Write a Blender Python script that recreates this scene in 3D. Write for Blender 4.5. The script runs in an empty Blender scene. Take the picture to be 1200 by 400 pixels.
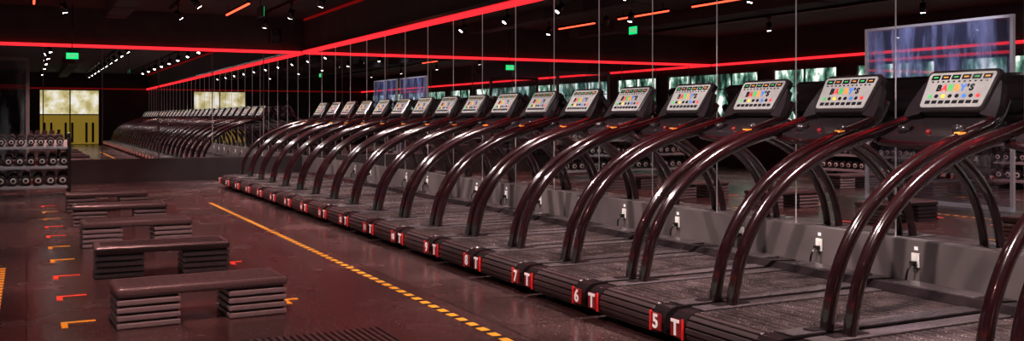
import bpy, bmesh, math, random
from mathutils import Vector, Matrix
random.seed(4)
S = bpy.context.scene
C = bpy.context.collection
S.view_settings.view_transform = 'Standard'

# ------------------------------------------------------------------ materials
def nt(name):
    m = bpy.data.materials.new(name); m.use_nodes = True
    n = m.node_tree.nodes; l = m.node_tree.links
    return m, n, l, n['Principled BSDF']

def mat(name, col, rough=0.5, metal=0.0, noise=0.0, nscale=20, bump=0.0, emit=None, es=0.0, spec=0.5, coat=0.0):
    m, n, l, p = nt(name)
    p.inputs['Base Color'].default_value = (*col, 1)
    p.inputs['Roughness'].default_value = rough
    p.inputs['Metallic'].default_value = metal
    p.inputs['Specular IOR Level'].default_value = spec
    p.inputs['Coat Weight'].default_value = coat; p.inputs['Coat Roughness'].default_value = .06
    if emit:
        p.inputs['Emission Color'].default_value = (*emit, 1)
        p.inputs['Emission Strength'].default_value = es
    if noise or bump:
        tc = n.new('ShaderNodeTexCoord'); nz = n.new('ShaderNodeTexNoise')
        nz.inputs['Scale'].default_value = nscale; nz.inputs['Detail'].default_value = 5
        l.new(tc.outputs['Object'], nz.inputs['Vector'])
        if noise:
            cr = n.new('ShaderNodeValToRGB')
            cr.color_ramp.elements[0].position = .3; cr.color_ramp.elements[1].position = .7
            cr.color_ramp.elements[0].color = (*[c*(1-noise) for c in col], 1)
            cr.color_ramp.elements[1].color = (*[min(1, c*(1+noise)) for c in col], 1)
            l.new(nz.outputs['Fac'], cr.inputs['Fac']); l.new(cr.outputs['Color'], p.inputs['Base Color'])
        if bump:
            b = n.new('ShaderNodeBump'); b.inputs['Strength'].default_value = bump
            b.inputs['Distance'].default_value = .01
            l.new(nz.outputs['Fac'], b.inputs['Height']); l.new(b.outputs['Normal'], p.inputs['Normal'])
    return m

def emis(name, col, s):
    m = bpy.data.materials.new(name); m.use_nodes = True
    n = m.node_tree.nodes; l = m.node_tree.links; n.clear()
    e = n.new('ShaderNodeEmission'); o = n.new('ShaderNodeOutputMaterial')
    e.inputs['Color'].default_value = (*col, 1); e.inputs['Strength'].default_value = s
    l.new(e.outputs[0], o.inputs[0]); return m

def floor_mat():
    m, n, l, p = nt('rubber_tile_floor')
    tc = n.new('ShaderNodeTexCoord')
    br = n.new('ShaderNodeTexBrick'); br.offset = 0.0
    br.inputs['Scale'].default_value = 1.0
    br.inputs['Brick Width'].default_value = .914; br.inputs['Row Height'].default_value = .914
    br.inputs['Mortar Size'].default_value = .008; br.inputs['Mortar Smooth'].default_value = .2
    br.inputs['Color1'].default_value = (.028, .016, .016, 1)
    br.inputs['Color2'].default_value = (.060, .035, .034, 1)
    br.inputs['Mortar'].default_value = (.003, .002, .002, 1)
    l.new(tc.outputs['Object'], br.inputs['Vector'])
    nz = n.new('ShaderNodeTexNoise'); nz.inputs['Scale'].default_value = 1.1; nz.inputs['Detail'].default_value = 4
    nz.inputs['Roughness'].default_value = .55
    l.new(tc.outputs['Object'], nz.inputs['Vector'])
    sp = n.new('ShaderNodeTexNoise'); sp.inputs['Scale'].default_value = 60; sp.inputs['Detail'].default_value = 3
    l.new(tc.outputs['Object'], sp.inputs['Vector'])
    r1 = n.new('ShaderNodeValToRGB'); r1.color_ramp.elements[0].position = .3; r1.color_ramp.elements[1].position = .7
    r1.color_ramp.elements[0].color = (.72, .70, .70, 1); r1.color_ramp.elements[1].color = (1.3, 1.25, 1.25, 1)
    l.new(nz.outputs['Fac'], r1.inputs['Fac'])
    mx = n.new('ShaderNodeMixRGB'); mx.blend_type = 'MULTIPLY'; mx.inputs['Fac'].default_value = 1
    l.new(br.outputs['Color'], mx.inputs['Color1']); l.new(r1.outputs['Color'], mx.inputs['Color2'])
    r2 = n.new('ShaderNodeValToRGB'); r2.color_ramp.elements[0].position = .58; r2.color_ramp.elements[1].position = .70
    r2.color_ramp.elements[0].color = (0, 0, 0, 1); r2.color_ramp.elements[1].color = (.20, .145, .14, 1)
    l.new(sp.outputs['Fac'], r2.inputs['Fac'])
    ad = n.new('ShaderNodeMixRGB'); ad.blend_type = 'ADD'; ad.inputs['Fac'].default_value = 1
    l.new(mx.outputs['Color'], ad.inputs['Color1']); l.new(r2.outputs['Color'], ad.inputs['Color2'])
    l.new(ad.outputs['Color'], p.inputs['Base Color'])
    rr = n.new('ShaderNodeMapRange'); rr.inputs['From Min'].default_value = .3; rr.inputs['From Max'].default_value = .7
    rr.inputs['To Min'].default_value = .20; rr.inputs['To Max'].default_value = .30
    l.new(nz.outputs['Fac'], rr.inputs['Value']); l.new(rr.outputs['Result'], p.inputs['Roughness'])
    p.inputs['Specular IOR Level'].default_value = .7
    b = n.new('ShaderNodeBump'); b.inputs['Strength'].default_value = .12; b.inputs['Distance'].default_value = .002
    l.new(sp.outputs['Fac'], b.inputs['Height'])
    b2 = n.new('ShaderNodeBump'); b2.invert = True; b2.inputs['Strength'].default_value = .8; b2.inputs['Distance'].default_value = .004
    l.new(br.outputs['Fac'], b2.inputs['Height']); l.new(b.outputs['Normal'], b2.inputs['Normal'])
    l.new(b2.outputs['Normal'], p.inputs['Normal'])
    return m

def mirror_mat():
    m, n, l, p = nt('mirror_glass')
    p.inputs['Base Color'].default_value = (.90, .88, .89, 1)
    p.inputs['Metallic'].default_value = 1; p.inputs['Roughness'].default_value = .0
    return m

def slat_mat():
    m, n, l, p = nt('rubber_slat')
    tc = n.new('ShaderNodeTexCoord')
    vo = n.new('ShaderNodeTexVoronoi'); vo.inputs['Scale'].default_value = 42
    vo.inputs['Randomness'].default_value = .2
    l.new(tc.outputs['Object'], vo.inputs['Vector'])
    cr = n.new('ShaderNodeValToRGB'); cr.color_ramp.elements[0].position = .26; cr.color_ramp.elements[1].position = .46
    cr.color_ramp.elements[0].color = (.36, .30, .30, 1); cr.color_ramp.elements[1].color = (.040, .029, .029, 1)
    l.new(vo.outputs['Distance'], cr.inputs['Fac'])
    nz = n.new('ShaderNodeTexNoise'); nz.inputs['Scale'].default_value = 5; nz.inputs['Detail'].default_value = 6
    l.new(tc.outputs['Object'], nz.inputs['Vector'])
    r1 = n.new('ShaderNodeValToRGB'); r1.color_ramp.elements[0].position = .35; r1.color_ramp.elements[1].position = .7
    r1.color_ramp.elements[0].color = (.5, .47, .47, 1); r1.color_ramp.elements[1].color = (1.3, 1.25, 1.25, 1)
    l.new(nz.outputs['Fac'], r1.inputs['Fac'])
    mx = n.new('ShaderNodeMixRGB'); mx.blend_type = 'MULTIPLY'; mx.inputs['Fac'].default_value = 1
    l.new(cr.outputs['Color'], mx.inputs['Color1']); l.new(r1.outputs['Color'], mx.inputs['Color2'])
    l.new(mx.outputs['Color'], p.inputs['Base Color'])
    p.inputs['Roughness'].default_value = .27
    b = n.new('ShaderNodeBump'); b.invert = True; b.inputs['Strength'].default_value = .5; b.inputs['Distance'].default_value = .004
    l.new(vo.outputs['Distance'], b.inputs['Height']); l.new(b.outputs['Normal'], p.inputs['Normal'])
    return m

def view_mat(name, stops, scale, s, zs=.45):
    m = bpy.data.materials.new(name); m.use_nodes = True
    n = m.node_tree.nodes; l = m.node_tree.links; n.clear()
    e = n.new('ShaderNodeEmission'); o = n.new('ShaderNodeOutputMaterial')
    tc = n.new('ShaderNodeTexCoord'); nz = n.new('ShaderNodeTexNoise')
    mp = n.new('ShaderNodeMapping'); mp.inputs['Scale'].default_value = (1, 1, zs)
    nz.inputs['Scale'].default_value = scale; nz.inputs['Detail'].default_value = 6
    l.new(tc.outputs['Object'], mp.inputs['Vector']); l.new(mp.outputs['Vector'], nz.inputs['Vector'])
    cr = n.new('ShaderNodeValToRGB'); els = cr.color_ramp.elements
    els[0].position, els[0].color = stops[0][0], (*stops[0][1], 1)
    els[1].position, els[1].color = stops[-1][0], (*stops[-1][1], 1)
    for st in stops[1:-1]:
        q = els.new(st[0]); q.color = (*st[1], 1)
    l.new(nz.outputs['Fac'], cr.inputs['Fac']); l.new(cr.outputs['Color'], e.inputs['Color'])
    e.inputs['Strength'].default_value = s; l.new(e.outputs[0], o.inputs[0]); return m

def glass_panel_mat(name, lo, hi, dcol):
    m = bpy.data.materials.new(name); m.use_nodes = True
    n = m.node_tree.nodes; l = m.node_tree.links; n.clear()
    o = n.new('ShaderNodeOutputMaterial'); t = n.new('ShaderNodeBsdfTransparent'); g = n.new('ShaderNodeBsdfGlossy')
    d = n.new('ShaderNodeBsdfDiffuse'); d.inputs['Color'].default_value = (*dcol, 1)
    g.inputs['Roughness'].default_value = .02; t.inputs['Color'].default_value = (.85, .90, .97, 1)
    a = n.new('ShaderNodeMixShader'); a.inputs[0].default_value = .22
    b = n.new('ShaderNodeMixShader')
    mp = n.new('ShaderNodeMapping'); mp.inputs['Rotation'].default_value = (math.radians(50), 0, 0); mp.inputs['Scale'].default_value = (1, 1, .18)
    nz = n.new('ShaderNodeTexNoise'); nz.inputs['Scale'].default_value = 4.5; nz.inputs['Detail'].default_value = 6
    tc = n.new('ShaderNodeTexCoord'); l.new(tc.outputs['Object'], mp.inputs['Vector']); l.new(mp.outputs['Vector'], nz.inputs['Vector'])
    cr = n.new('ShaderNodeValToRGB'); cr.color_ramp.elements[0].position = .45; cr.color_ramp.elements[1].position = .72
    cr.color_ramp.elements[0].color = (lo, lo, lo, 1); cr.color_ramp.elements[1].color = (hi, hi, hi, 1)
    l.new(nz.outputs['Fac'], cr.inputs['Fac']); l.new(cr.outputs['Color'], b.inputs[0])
    l.new(t.outputs[0], a.inputs[1]); l.new(g.outputs[0], a.inputs[2])
    l.new(a.outputs[0], b.inputs[1]); l.new(d.outputs[0], b.inputs[2]); l.new(b.outputs[0], o.inputs[0])
    return m

M = dict(
 floor=floor_mat(), mirror=mirror_mat(), slat=slat_mat(),
 ceil=mat('black_ceiling_paint', (.026, .017, .016), .85, noise=.3, nscale=3),
 wall=mat('dark_wall_paint', (.040, .022, .021), .8, noise=.3, nscale=2),
 kick=mat('grey_wall_panel', (.090, .070, .070), .5, noise=.2, nscale=3, bump=.05),
 kick2=mat('dark_wall_panel', (.030, .023, .025), .3, noise=.2, nscale=3),
 red=emis('red_led_strip', (1, .020, .028), 1.8),
 reddim=emis('dim_red_led_strip', (1, .02, .02), .14),
 tube=emis('orange_red_tube', (1, .07, .03), 4.0),
 alu=mat('brushed_aluminium', (.75, .72, .74), .4, .5, emit=(.9, .9, 1), es=.05),  # faint glow added in place of light missing on the frames
 joint=mat('mirror_joint', (.6, .55, .55), .4, .4, emit=(1, .85, .85), es=.08),  # slight glow stands in for bright edge reflections along the seams
 body=mat('treadmill_black_plastic', (.012, .008, .009), .24, noise=.2, nscale=12),
 rail=mat('dark_burgundy_powdercoat', (.010, .0022, .003), .17, 0.0, spec=.5, coat=1.0),
 side=mat('treadmill_side_rail', (.10, .078, .082), .24, .35, noise=.35, nscale=30, bump=.15),
 slatgap=mat('slat_dark_rubber', (.045, .032, .033), .28),
 slatdark=mat('belt_core', (.004, .003, .003), .7),
 white=mat('white_print', (.75, .72, .70), .5, emit=(1, .95, .93), es=.25),
 redpaint=mat('red_label', (.18, .008, .010), .4, emit=(1, .01, .015), es=.04),
 redline=mat('red_edge', (.6, .02, .02), .4, emit=(1, .02, .02), es=.25),
 conbody=mat('console_black', (.018, .013, .015), .20, .1),
 face=mat('console_faceplate', (.29, .28, .275), .3, noise=.12, nscale=15, emit=(1, .95, .92), es=.07),
 dark=mat('display_window', (.012, .012, .016), .15),
 cy=mat('letter_yellow', (.85, .6, .03), .4, emit=(1, .7, .05), es=.30),
 cg=mat('letter_green', (.04, .45, .10), .4, emit=(.1, .8, .2), es=.2),
 cr=mat('letter_red', (.75, .04, .04), .4, emit=(1, .05, .04), es=.25),
 cb=mat('letter_blue', (.03, .16, .6), .4, emit=(.05, .3, .9), es=.2),
 co=mat('letter_orange', (.9, .28, .03), .4, emit=(1, .3, .04), es=.25),
 steptop=mat('step_rubber_top', (.105, .080, .084), .30, noise=.25, nscale=60, bump=.3),
 riser=mat('step_riser_plastic', (.22, .205, .215), .26, noise=.1),
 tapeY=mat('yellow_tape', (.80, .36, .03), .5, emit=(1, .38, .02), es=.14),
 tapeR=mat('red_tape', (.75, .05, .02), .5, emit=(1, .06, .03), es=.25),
 tapeK=mat('black_tape', (.010, .008, .008), .5),
 iron=mat('dumbbell_rubber', (.030, .027, .029), .28),
 steel=mat('chrome_steel', (.7, .68, .68), .3, .8),
 plate=mat('outlet_plate', (.75, .72, .68), .4),
 green=emis('exit_green', (.01, .75, .20), 1.3),
 lamp=emis('spot_lens', (1, .92, .88), 30),
 pane=view_mat('green_glow_panel', [(.36, (.006, .012, .010)), (.46, (.04, .10, .07)), (.55, (.20, .36, .28)), (.63, (1.0, 1.0, .90))], 4.6, 1.7, .5),  # mottled green glow, added to show up in the mirrors
 entr=view_mat('lit_lobby_view', [(.36, (.50, .42, .16)), (.5, (.80, .72, .42)), (.62, (1, .98, .88))], 2.0, .95, 1.0),
 yellow=mat('yellow_panel', (.45, .28, .03), .5, emit=(1, .66, .08), es=.20),
 glass=glass_panel_mat('partition_glass', .08, .80, (.52, .58, .95)),  # bluish-white streaks in the colour stand in for reflections
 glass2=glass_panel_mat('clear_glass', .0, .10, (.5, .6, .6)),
)

# ------------------------------------------------------------------ mesh builder
class MB:
    def __init__(s): s.v = []; s.f = []; s.m = []; s.sm = []; s.mats = []
    def mi(s, k):
        if k not in s.mats: s.mats.append(k)
        return s.mats.index(k)
    def add(s, vs, fs, k, smooth=False, M4=None):
        o = len(s.v); i = s.mi(k)
        for v in vs:
            v = Vector(v); s.v.append(tuple(M4 @ v) if M4 is not None else tuple(v))
        for f in fs: s.f.append([a+o for a in f]); s.m.append(i); s.sm.append(smooth)
    def bm(s, b, k, smooth=False, M4=None):
        b.verts.index_update()
        s.add([v.co.copy() for v in b.verts], [[v.index for v in f.verts] for f in b.faces], k, smooth, M4)
        b.free()
    def box(s, x0, x1, y0, y1, z0, z1, k, bev=0, seg=2, M4=None):
        b = bmesh.new(); bmesh.ops.create_cube(b, size=1)
        for v in b.verts:
            v.co = Vector(((x0+x1)/2+v.co.x*(x1-x0), (y0+y1)/2+v.co.y*(y1-y0), (z0+z1)/2+v.co.z*(z1-z0)))
        if bev: bmesh.ops.bevel(b, geom=list(b.edges), offset=bev, segments=seg, affect='EDGES', profile=.5)
        s.bm(b, k, False, M4)
    def cyl(s, p0, p1, r0, k, r1=None, n=16, smooth=True, M4=None):
        r1 = r0 if r1 is None else r1
        p0, p1 = Vector(p0), Vector(p1); d = (p1-p0)
        b = bmesh.new(); bmesh.ops.create_cone(b, cap_ends=True, segments=n, radius1=r0, radius2=r1, depth=d.length)
        R = d.to_track_quat('Z', 'Y').to_matrix().to_4x4()
        T = Matrix.Translation((p0+p1)/2) @ R
        if M4 is not None: T = M4 @ T
        b.verts.index_update()
        vs = [v.co.copy() for v in b.verts]
        fs = [[v.index for v in f.verts] for f in b.faces]
        o = len(s.v); i = s.mi(k)
        for v in vs: s.v.append(tuple(T @ v))
        for f in fs: s.f.append([a+o for a in f]); s.m.append(i); s.sm.append(smooth and len(f) == 4)
        b.free()
    def tube(s, pts, r, k, n=12, sub=5, flat=1.0):
        P = [Vector(p) for p in pts]
        path = []
        for i in range(len(P)-1):
            a = P[max(i-1, 0)]; b = P[i]; c = P[i+1]; d = P[min(i+2, len(P)-1)]
            for j in range(sub):
                t = j/sub
                path.append(.5*((2*b)+(c-a)*t+(2*a-5*b+4*c-d)*t*t+(3*b-a-3*c+d)*t**3))
        path.append(P[-1])
        rs = r if isinstance(r, (list, tuple)) else None
        vs = []; fs = []; prev = None
        for i, p in enumerate(path):
            tn = (path[min(i+1, len(path)-1)]-path[max(i-1, 0)]).normalized()
            if prev is None:
                up = Vector((0, 1, 0)) if abs(tn.y) < .9 else Vector((1, 0, 0))
                nx = (up-tn*up.dot(tn)).normalized()
            else: nx = (prev-tn*prev.dot(tn)).normalized()
            prev = nx; ny = tn.cross(nx)
            if rs:
                q = i/(len(path)-1)*(len(rs)-1); a = int(min(q, len(rs)-2)); rr = rs[a]+(rs[a+1]-rs[a])*(q-a)
            else: rr = r
            for j in range(n):
                a = 2*math.pi*j/n; vs.append(p+nx*math.cos(a)*rr*flat+ny*math.sin(a)*rr)
        for i in range(len(path)-1):
            for j in range(n):
                a = i*n+j; b = i*n+(j+1) % n; fs.append([a, b, b+n, a+n])
        s.add(vs, fs, k, True)
        L = (len(path)-1)*n
        s.add(vs[:n], [list(range(n))[::-1]], k); s.add(vs[L:], [list(range(n))], k)
    def extr(s, prof, y0, y1, k, M4=None, smooth=False):   # profile in XZ, extruded on Y
        n = len(prof)
        vs = [(x, y0, z) for x, z in prof]+[(x, y1, z) for x, z in prof]
        fs = [[i, (i+1) % n, (i+1) % n+n, i+n] for i in range(n)]
        fs += [list(range(n))[::-1], list(range(n, 2*n))]
        s.add(vs, fs, k, smooth, M4)
    def text(s, body, size, k, M4, extrude=.001, align='CENTER', bold=.018):
        cu = bpy.data.curves.new('tmp', 'FONT'); cu.body = body; cu.size = size
        cu.extrude = extrude; cu.align_x = align; cu.align_y = 'CENTER'; cu.resolution_u = 3; cu.offset = size*bold
        o = bpy.data.objects.new('tmp', cu); C.objects.link(o)
        dg = bpy.context.evaluated_depsgraph_get(); dg.update()
        me = bpy.data.meshes.new_from_object(o.evaluated_get(dg))
        s.add([v.co.copy() for v in me.vertices], [list(p.vertices) for p in me.polygons], k, False, M4)
        bpy.data.objects.remove(o); bpy.data.meshes.remove(me); bpy.data.curves.remove(cu)
    def mesh(s, name):
        me = bpy.data.meshes.new(name); me.from_pydata(s.v, [], s.f)
        for k in s.mats: me.materials.append(M[k])
        me.polygons.foreach_set('material_index', s.m); me.polygons.foreach_set('use_smooth', s.sm)
        b = bmesh.new(); b.from_mesh(me); bmesh.ops.recalc_face_normals(b, faces=b.faces); b.to_mesh(me); b.free()
        me.update(); return me
    def obj(s, name, loc=(0, 0, 0), parent=None):
        return link(name, s.mesh(name), loc, parent)

def link(name, data, loc=(0, 0, 0), parent=None):
    o = bpy.data.objects.new(name, data); C.objects.link(o); o.location = loc
    if parent: o.parent = parent
    return o
def empty(name, loc=(0, 0, 0)):
    e = link(name, None, loc); e.empty_display_size = .2; return e
def simple(name, *a, **k):
    b = MB(); b.box(*a, **k); return b.obj(name)

# ------------------------------------------------------------------ room shell
XW, XL, YF, YB, H = 5.60, -6.0, 21.45, -10.0, 3.6
MT, MBt = 2.79, .49
simple('floor', XL, XW+.2, YB, YF+.2, -.1, 0, 'floor')
simple('ceiling', XL-.2, XW+.3, YB-.2, YF+.3, H, H+.1, 'ceil')
simple('wall_right', XW+.02, XW+.2, YB, YF+.2, 0, H, 'wall')
simple('wall_far', XL, XW+.02, YF+.02, YF+.2, 0, H, 'wall')
simple('wall_left', XL-.2, XL, YB, YF+.2, 0, H, 'wall')
simple('wall_back', XL, XW+.02, YB-.2, YB, 0, H, 'wall')
simple('baseboard_right', XW-.05, XW+.02, YB, YF, 0, MBt, 'kick', bev=.004)
simple('baseboard_far', .75, XW-.05, YF-.06, YF+.02, 0, MBt, 'kick2', bev=.004)

b = MB(); b.box(XW, XW+.015, YB+.01, YF-.005, MBt, MT, 'mirror'); mr = b.obj('wall_mirror_right')
b = MB(); t = 7.91-1.003*17
while t < YF-.3:
    if t > YB+.1: b.box(XW-.004, XW+.001, t-.0035, t+.0035, MBt, MT, 'joint')
    t += 1.003
b.obj('mirror_joints', parent=mr)
b = MB(); b.box(XL+.01, XW-.005, YF, YF+.015, .40, MT, 'mirror'); mf = b.obj('wall_mirror_far')
b = MB(); x = -5.2
while x < XW-.2:
    b.box(x-.010, x+.010, YF-.005, YF+.001, .4, MT, 'kick'); x += 1.1
b.obj('mirror_joints', parent=mf)

def strip(name, x0, x1, y0, y1, z0=MT, z1=MT+.06, k='red'):
    simple(name, x0, x1, y0, y1, z0, z1, k)
strip('trim_1', XW-.05, XW+.019, YB, YF-.08)
strip('trim_2', XL+.05, XW-.06, YF-.05, YF+.019, MT, MT+.06)
strip('trim_3', XL, XL+.05, YB, YF-.08, MT, MT+.06)
strip('trim_4', XL+.1, XW-.1, YB, YB+.05, MT, MT+.06, 'reddim')
strip('trim_5', XW-.03, XW+.019, YB, YF-.1, H-.06, H-.02, 'reddim')
simple('trim_6', XW-.09, XW+.019, YB, YF-.02, MT+.062, MT+.11, 'body')

# framed glow panels added on the left wall for greenish glints in the mirrors
k = 1; t = -8.0
while t < 20:
    b = MB(); w = 2.1
    b.box(XL+.001, XL+.02, t, t+w, 1.2, 2.55, 'pane')
    for (y0, y1, z0, z1) in [(t-.05, t, 1.15, 2.6), (t+w, t+w+.05, 1.15, 2.6), (t, t+w, 1.15, 1.2), (t, t+w, 2.55, 2.6), (t+w/2-.02, t+w/2+.02, 1.2, 2.55), (t, t+w, 2.12, 2.15)]:
        b.box(XL+.001, XL+.06, y0, y1, z0, z1, 'body')
    b.obj('glow_window_%d' % k); k += 1; t += 2.75
# back wall lit entrance
b = MB()
b.box(.6, 3.3, YB+.002, YB+.02, 1.5, 2.75, 'entr'); b.box(.6, 3.3, YB+.002, YB+.04, .02, 1.5, 'yellow')
for x in (.55, 1.95, 3.3): b.box(x-.03, x+.03, YB+.002, YB+.08, 0, 2.78, 'body')
for z in (1.5, 2.75): b.box(.55, 3.3, YB+.002, YB+.07, z-.03, z+.03, 'body')
for x in (.8, 1.1, 1.75, 2.05, 2.7, 3.0): b.box(x-.05, x+.05, YB+.04, YB+.3, .1, 1.1, 'tapeK', bev=.01)
b.obj('door_1')

# ------------------------------------------------------------------ treadmill meshes
SP = .914
ZD = .225       # deck height
def frame_mesh():
    b = MB()
    zc = ZD/2+.02
    def prof(r, front):
        pts = []
        for i in range(9):
            a = math.radians(-90-i*180/8); pts.append((.105+r*math.cos(a), zc+r*math.sin(a)))
        pts[-1] = (.105, zc+r)
        return pts+[(front, zc+r), (front, zc-r)]
    R = ZD-zc
    for sy in (-1, 1):
        y0, y1 = sorted((sy*.292, sy*.428))
        b.extr(prof(R, 1.93), y0, y1, 'body')
        b.box(.16, 1.60, y0+.008, y1-.008, ZD+.001, ZD+.010, 'side', bev=.003)
        b.box(.20, 1.90, y0+.01, y1-.01, .005, .036, 'body')
        pr = [(x-.004, z) for x, z in prof(R-.005, .14)]
        b.extr(pr, y0+.012, y1-.012, 'body')
        yc = sy*.377
        b.box(.30, .54, yc-.036, yc+.036, ZD+.008, ZD+.017, 'body', bev=.004)
        for xx in (.3, 1.75): b.cyl((xx, sy*.36, 0), (xx, sy*.36, .03), .03, 'body')
        b.box(.001, .010, sy*.36-.048, sy*.36+.048, .085, .185, 'redpaint')
        b.box(-.001, .012, sy*.30-.003, sy*.30+.003, .075, .195, 'redline')
    b.extr([(1.60, .06), (1.60, ZD+.01), (1.66, ZD+.05), (1.90, ZD+.04), (1.98, ZD-.02), (2.0, .06)], -.43, .43, 'body')
    b.box(1.70, 1.86, -.30, .30, ZD+.043, ZD+.054, 'side', bev=.004)
    b.extr(prof(R-.018, 1.62), -.290, .290, 'slatdark')
    b.box(.12, 1.6, -.29, .29, .03, .06, 'slatdark')
    return b.mesh('deck_frame')
def belt_mesh():
    b = MB(); n = 25; p = .0602; zc = ZD/2+.02
    for i in range(n):
        x = .105+i*p
        b.box(x+.008, x+p-.008, -.283, .283, ZD-.014, ZD+.005, 'slat', bev=.004, seg=1)
    R = ZD-zc
    for i in range(7):
        a = math.radians(90+13+i*25.7)
        T = Matrix.Translation((.105+R*math.cos(a), 0, zc+R*math.sin(a))) @ Matrix.Rotation(-(a-math.pi/2), 4, 'Y')
        b.box(-.016, .016, -.283, .283, -.012, .003, 'slatgap', bev=.004, seg=1, M4=T)
    return b.mesh('slat_belt')
def rails_mesh():
    b = MB()
    for sy in (-1, 1):
        P = [(.415, .377, ZD+.01), (.435, .377, .34), (.495, .377, .54), (.62, .377, .75), (.81, .377, .935), (1.04, .375, 1.075),
             (1.29, .368, 1.175), (1.54, .350, 1.245), (1.74, .330, 1.30), (1.88, .305, 1.36), (1.98, .285, 1.46)]
        P = [(x, sy*y-.02, z) for x, y, z in P]
        b.tube(P, [.038, .037, .037, .037, .038, .039, .041, .042, .042, .038, .030], 'rail', n=20, sub=5)
        G = [(1.16, .372, 1.145), (1.34, .366, 1.213), (1.54, .350, 1.278)]
        b.tube([(x, sy*y-.02, z) for x, y, z in G], .012, 'body', n=8, sub=4)
        if sy < 0: b.box(1.44, 1.49, -.405, -.365, 1.252, 1.266, 'co')
    b.tube([(1.60, -.365, 1.20), (1.57, -.22, 1.185), (1.56, -.02, 1.18), (1.57, .18, 1.185), (1.60, .325, 1.20)], .024, 'rail', n=10, sub=4)
    b.tube([(1.80, -.35, 1.27), (1.82, -.02, 1.26), (1.80, .31, 1.27)], .03, 'body', n=10, sub=5)
    return b.mesh('handrails')
tau = math.radians(32)
CM = Matrix.Translation((1.90, -.035, 1.515)) @ Matrix(((0, math.sin(tau), -math.cos(tau), 0), (-1, 0, 0, 0), (0, math.cos(tau), math.sin(tau), 0), (0, 0, 0, 1)))
def rrect(w0, w1, h, r, n=5):
    pts = []
    for (cx, cy, a0) in [(w0-r, -h+r, -90), (w1-r, h-r, 0), (-w1+r, h-r, 90), (-w0+r, -h+r, 180)]:
        for i in range(n+1):
            a = math.radians(a0+90*i/n); pts.append((cx+r*math.cos(a), cy+r*math.sin(a)))
    return pts
def slab(b, pts, z0, z1, k, M4, inset=0):
    n = len(pts); vs = [(x, y, z0) for x, y in pts]+[(x*(1-inset), y*(1-inset), z1) for x, y in pts]
    fs = [[i, (i+1) % n, (i+1) % n+n, i+n] for i in range(n)]+[list(range(n))[::-1], list(range(n, 2*n))]
    b.add(vs, fs, k, False, M4)
def console_mesh():
    b = MB()
    slab(b, rrect(.245, .268, .158, .045), -.035, .010, 'conbody', CM)
    slab(b, rrect(.245, .268, .158, .045), .010, .020, 'conbody', CM, inset=.04)
    slab(b, rrect(.18, .20, .10, .05), -.085, -.03, 'conbody', CM)
    slab(b, rrect(.224, .242, .130, .022), .020, .025, 'face', CM)
    Z = .0265
    for i in range(6):      # readout windows
        x = -.1875+i*.075
        b.box(x-.031, x+.031, .076, .112, Z-.003, Z, 'dark', M4=CM)
        b.box(x-.016, x+.016, .090, .099, Z, Z+.001, 'co' if i % 2 else 'cg', M4=CM)
    for i in range(11): b.box(-.205+i*.039, -.190+i*.039, .056, .066, Z-.003, Z, 'dark', M4=CM)
    for ch, x, k in zip("BARRY'S", (-.130, -.088, -.045, .002, .046, .078, .108), ('dark', 'cr', 'cg', 'co', 'cb', 'dark', 'dark')):
        b.text(ch, .063, k, CM @ Matrix.Translation((x, .010, Z)), .0012, bold=.055)
    for i in range(8):      # buttons
        x = -.175+i*.05
        b.cyl((x, -.050, Z-.003), (x, -.050, Z+.003), .014, ('cg', 'dark', 'cy', 'dark', 'dark', 'cb', 'dark', 'cr')[i], n=10, M4=CM)
        b.box(x-.018, x+.018, -.106, -.082, Z-.003, Z+.001, 'dark', M4=CM)
    for sx in (-1, 1):
        n = [(sx*.22, .10), (sx*.285, .06), (sx*.330, -.10), (sx*.335, -.20), (sx*.22, -.17)]
        if sx < 0: n = n[::-1]
        slab(b, n, -.05, .006, 'conbody', CM)
    b.extr([(1.60, 1.20), (1.60, 1.235), (1.80, 1.325), (1.92, 1.37), (1.93, 1.28), (1.75, 1.21)], -.32, .28, 'conbody')
    for sy in (-1, 1):
        b.cyl((1.68, sy*.2-.02, 1.25), (1.675, sy*.2-.02, 1.305), .045, 'conbody', n=16); b.cyl((1.675, sy*.2-.02, 1.30), (1.6748, sy*.2-.02, 1.307), .036, 'dark', n=16)
    b.cyl((1.65, -.02, 1.25), (1.64, -.02, 1.272), .016, 'redpaint', r1=.014, n=16)
    b.box(1.94, 2.01, -.30, .26, 1.41, 1.47, 'conbody', bev=.01)
    return b.mesh('console')
LM = Matrix(((0, 0, -1, 0), (-1, 0, 0, 0), (0, 1, 0, 0), (0, 0, 0, 1)))
def label_mesh(num):
    b = MB()
    b.text('T', .125, 'white', Matrix.Translation((-.0035, .360, .134)) @ LM, bold=.03)
    b.text(str(num), .115 if num < 10 else .085, 'white', Matrix.Translation((-.0035, -.360, .134)) @ LM, bold=.03)
    return b.mesh('rear_labels')
fm, bmh, rm, cm_ = frame_mesh(), belt_mesh(), rails_mesh(), console_mesh()
UR = 3.34
for kk in range(-9, 21):
    t = 4.62+.457-.03+(kk-5)*SP
    e = empty('treadmill', (UR, t, 0))
    link('deck_frame', fm, (0, 0, 0), e); link('slat_belt', bmh, (0, 0, 0), e)
    link('handrails', rm, (0, 0, 0), e); link('console', cm_, (0, 0, 0), e)
    link('rear_labels', label_mesh(kk if kk > 0 else kk+30), (0, 0, 0), e)

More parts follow.
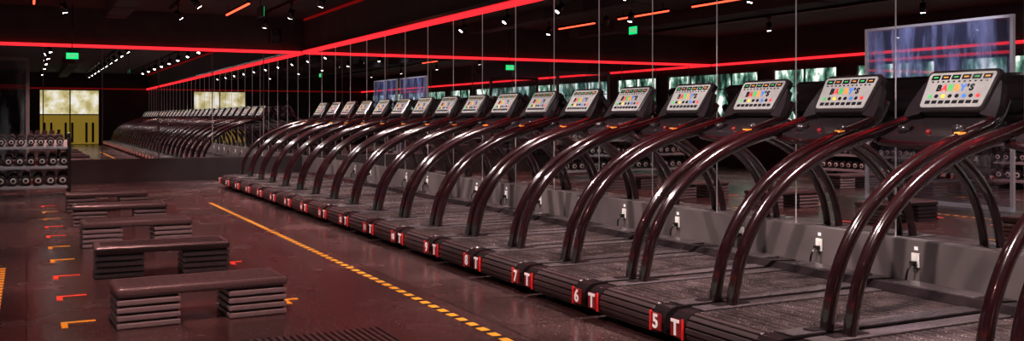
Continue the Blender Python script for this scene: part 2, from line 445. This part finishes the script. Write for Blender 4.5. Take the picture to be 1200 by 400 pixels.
# wall outlets with plug and cord
b = MB()
b.box(-.012, 0, -.033, .033, -.05, .05, 'plate', bev=.003)
b.box(-.016, -.011, -.018, .018, .006, .036, 'plate'); b.box(-.05, -.011, -.02, .02, -.04, -.004, 'body', bev=.005)
b.tube([(-.045, 0, -.025), (-.075, .01, -.07), (-.06, .04, -.16), (-.05, .05, -.24), (-.06, .06, -.315), (-.13, .03, -.338)], .008, 'body', n=6)
b.box(-.003, 0, -.015, .015, .07, .095, 'white')
om = b.mesh('wall_outlet')
for kk in range(0, 19):
    link('wall_outlet', om, (XW-.05, 4.68+(kk-3)*SP, .352))

# ------------------------------------------------------------------ aerobic steps
def step_mesh():
    b = MB()
    L, D = 1.10, .43
    b.box(0, L, 0, D, .200, .262, 'steptop', bev=.022, seg=3)
    b.box(.025, L-.025, .025, D-.025, .262, .266, 'steptop', bev=.0015, seg=1)
    for i in range(9): b.box(.05, L-.05, .05+i*.037, .062+i*.037, .266, .269, 'steptop')
    for x0 in (0.0, L-.40):
        for i in range(4):
            z = .002+i*.049
            b.box(x0+.005, x0+.395, .005, D-.005, z, z+.036, 'riser', bev=.008)
            b.box(x0+.025, x0+.375, .022, D-.022, z+.03, z+.052, 'tapeK')
    return b.mesh('aerobic_step')
sm = step_mesh()
for i, t in enumerate((6.52, 8.66, 10.77, 12.86, 14.92)):
    o = link('aerobic_step', sm, (.51+random.uniform(-.01, .01), t, 0)); o.rotation_euler = (0, 0, math.radians((2, -1.5, 1, -1, 1)[i]))
for i in range(5):
    link('aerobic_step', sm, (-3.6, 5.0+i*2.07, 0))

# ------------------------------------------------------------------ floor tape
b = MB(); t = 2.0
while t < 15.6:
    b.box(2.562, 2.622, t, t+.095, .0005, .0025, 'tapeY'); b.box(2.562, 2.622, t+.095, t+.165, .0005, .002, 'tapeK'); t += .165
b.obj('floor_dash_tape')
b = MB(); t = 7.5
while t < 9.7:
    b.box(-.215, -.165, t, t+.085, .0005, .0025, 'tapeY'); b.box(-.215, -.165, t+.085, t+.14, .0005, .002, 'tapeK'); t += .14
b.obj('floor_dash_tape')
def mark(x, t, k, w=.21):
    q = MB(); q.box(0, w, 0, .045, .0005, .003, k); q.box(0, .04, -.15, 0, .0005, .003, k)
    return q.obj('floor_corner_mark', (x, t, 0))
cols = 'YRRYYRRYYRR'
for i in range(10): mark(.20, 6.9+i*1.035, 'tape'+cols[i])
for i in range(5): mark(1.68, 7.05+i*2.07, 'tape'+('Y' if i % 2 == 0 else 'R'), .12)
b = MB(); b.box(1.15, 2.02, 4.95, 5.84, .0, .018, 'body', bev=.004)
for i in range(20): b.box(1.18+i*.042, 1.20+i*.042, 4.98, 5.80, .018, .026, 'side')
b.obj('ribbed_floor_mat')

# ------------------------------------------------------------------ dumbbell racks
b = MB()
for x in (-2.6, -.95, .66):
    b.box(x-.03, x+.03, 0, .06, 0, 1.0, 'body', bev=.005); b.box(x-.03, x+.03, .50, .56, 0, 1.08, 'body', bev=.005)
    b.box(x-.03, x+.03, .0, .56, 0, .06, 'body', bev=.005)
for z in (.16, .50, .84):
    b.add([(-2.6, 0, z), (.66, 0, z), (.66, .5, z+.12), (-2.6, .5, z+.12), (-2.6, 0, z-.03), (.66, 0, z-.03), (.66, .5, z+.09), (-2.6, .5, z+.09)],
          [[0, 1, 2, 3], [4, 5, 6, 7], [0, 1, 5, 4], [2, 3, 7, 6], [0, 3, 7, 4], [1, 2, 6, 5]], 'riser')
rack_m = b.mesh('rack_frame')
b = MB()
for r, z in enumerate((.16, .50, .84)):
    x = -2.48; rad = (.080, .070, .060)[r]
    while x < .60:
        za = z+rad+.03
        for (y0, y1) in ((.06, .16), (.30, .40)):
            b.cyl((x, y0, za+y0*.24-.01), (x, y1, za+y1*.24-.01), rad, 'iron', n=8, smooth=False)
        b.cyl((x, .045, za), (x, .059, za+.003), rad*.6, 'plate', n=12)
        b.cyl((x, .035, za), (x, .046, za+.003), rad*.35, 'iron', n=12)
        b.cyl((x, .16, za+.03), (x, .30, za+.06), .017, 'steel', n=8)
        x += rad*2+.03
db_m = b.mesh('dumbbells')
for loc, rz in (((0, 18.2, 0), 0), ((-5.3, 7.0, 0), 90), ((-5.3, 11.5, 0), 90), ((-5.3, 16.0, 0), 90)):
    e = empty('dumbbell_rack', loc); e.rotation_euler[2] = math.radians(rz)
    link('rack_frame', rack_m, (0, 0, 0), e); link('dumbbells', db_m, (0, 0, 0), e)

def partition(x, y0, y1, z1):
    b = MB(); b.box(x-.006, x+.006, y0+.03, y1-.03, 1.75, z1-.03, 'glass'); b.box(x-.006, x+.006, y0+.03, y1-.03, .06, 1.75, 'glass2')
    for (a, c, z0, zz) in [(y0, y0+.05, 0, z1), (y1-.05, y1, 0, z1), (y0, y1, z1-.04, z1), (y0, y1, 0, .06)]:
        b.box(x-.025, x+.025, a, c, z0, zz, 'alu')
    b.obj('glass_partition')
partition(-1.35, 8.9, 11.6, 2.83); partition(-1.35, 5.9, 8.6, 2.83)
b = MB()
for x in (-1.4, .02): b.box(x-.03, x+.03, 19.6, 19.66, 0, 2.45, 'kick')
b.box(-1.4, .02, 19.6, 19.66, 2.39, 2.45, 'kick'); b.box(-1.37, -.01, 19.625, 19.635, .05, 2.39, 'glass2')
b.obj('glass_partition')

# ------------------------------------------------------------------ ceiling fixtures
def exit_sign(x, y, z, rot, w=.11):
    b = MB(); b.box(-w-.01, w+.01, -.02, .02, -.07, .07, 'body', bev=.006); b.box(-w, w, -.024, -.02, -.06, .06, 'green')
    b.text('EXIT', .08, 'white', Matrix.Translation((0, -.025, 0)) @ Matrix.Rotation(math.pi/2, 4, 'X'))
    b.cyl((0, 0, .06), (0, 0, H-z), .008, 'body', n=8)
    o = b.obj('exit_sign', (x, y, z)); o.rotation_euler[2] = rot
exit_sign(.80, 20.6, 2.56, 0); exit_sign(2.7, 12.5, 2.72, math.pi/2)

def tubelight(x, y0, y1, z=3.42):
    b = MB(); b.box(x-.03, x+.03, y0, y1, z+.01, z+.05, 'body'); b.cyl((x, y0+.02, z), (x, y1-.02, z), .018, 'tube', n=10)
    for y in (y0+.2, y1-.2): b.cyl((x, y, z+.05), (x, y, H), .006, 'body', n=6)
    b.obj('linear_tube_light')
for x, y0, y1 in ((3.6, 17.6, 19.8), (.12, 15.1, 16.9), (.12, 17.8, 19.4), (.12, 12.6, 14.4), (-2.2, 9, 10.5)):
    tubelight(x, y0, y1)
for x in (-1.2, 1.6):
    b = MB(); b.box(x-.2, x+.2, YB+.5, YF-.6, H-.24, H-.01, 'ceil', bev=.01)
    y = YB+1.5
    while y < YF-1: b.box(x-.215, x+.215, y, y+.04, H-.255, H-.005, 'wall'); y += 1.6
    b.obj('ceiling_duct')
def track(x): simple('light_track', x-.02, x+.02, YB+1, YF-1, H-.06, H-.001, 'body')
for x in (2.6, .6, -3.2, 4.5): track(x)
b = MB()
b.cyl((0, 0, -.10), (0, 0, .08), .055, 'body', n=20); b.cyl((0, 0, -.101), (0, 0, -.104), .042, 'lamp', n=16)
head = b.mesh('lamp_head')
b = MB(); b.cyl((0, 0, 0), (0, 0, .2), .012, 'body', n=8); b.box(-.02, .02, -.06, .06, .17, .2, 'body'); stem = b.mesh('stem')
def spot(x, y, target, W, col, ang=85, rad=.05, blend=.7):
    z = H-.06-.20
    e = empty('track_spotlight', (x, y, z)); link('stem', stem, (0, 0, 0), e)
    d = Vector(target)-Vector((x, y, z)); q = d.to_track_quat('-Z', 'Y')
    h = link('lamp_head', head, (0, 0, 0), e); h.rotation_mode = 'QUATERNION'; h.rotation_quaternion = q
    L = bpy.data.lights.new('spot_beam', 'SPOT'); L.energy = W; L.color = col; L.spot_size = math.radians(ang); L.spot_blend = blend
    L.shadow_soft_size = rad
    lo = link('spot_beam', L, tuple(d.normalized()*.13), e); lo.rotation_mode = 'QUATERNION'; lo.rotation_quaternion = q
y = -6.5
while y < 20.5:
    spot(2.6, y, (4.7, y+.2, .6), 720, (1, .83, .80), 66); y += 2.15
y = -1.2
while y < 20.5:
    spot(4.5, y, (3.85, y+.9, .2), 700, (1, .80, .77), 56); y += 2.15
for i, y in enumerate((-4, 1.5, 5.2, 8.7, 12.2, 15.7, 19)):
    spot(.6, y, (1.3, y+.4, 0), 520, (1, .48, .44), 84)
for y in (0, 4, 8, 12, 16):
    spot(-3.2, y, (-3.4, y, 0), 520, (1, .54, .52), 105)
for y in (7.2, 10.2):
    spot(.6, y, (-1.35, y+.1, 2.35), 100, (.75, .78, 1), 80)  # extra bluish lamps added to brighten the glass partitions
spot(.6, 16.6, (-.2, 18.3, .5), 260, (1, .88, .85), 75)  # extra lamp added to brighten the far dumbbell rack

b = MB(); b.box(-.12, .12, -.10, .10, -.17, .17, 'body', bev=.02)
b.cyl((0, -.10, -.05), (0, -.107, -.05), .085, 'iron', n=24); b.cyl((0, -.10, .1), (0, -.106, .1), .035, 'iron', n=20)
b.cyl((.0, .1, 0), (.0, .26, 0), .02, 'body', n=10)
b.obj('wall_speaker', (4.9, YF-.24, 3.15))

# ------------------------------------------------------------------ camera
cam = bpy.data.cameras.new('camera'); co = link('camera', cam, (0, 0, 1.35))
co.rotation_euler = (math.pi/2, 0, -math.atan(569/1120))
cam.sensor_width = 36; cam.lens = 36*1120/1200; cam.shift_y = -62/1200; cam.clip_start = .05
S.camera = co
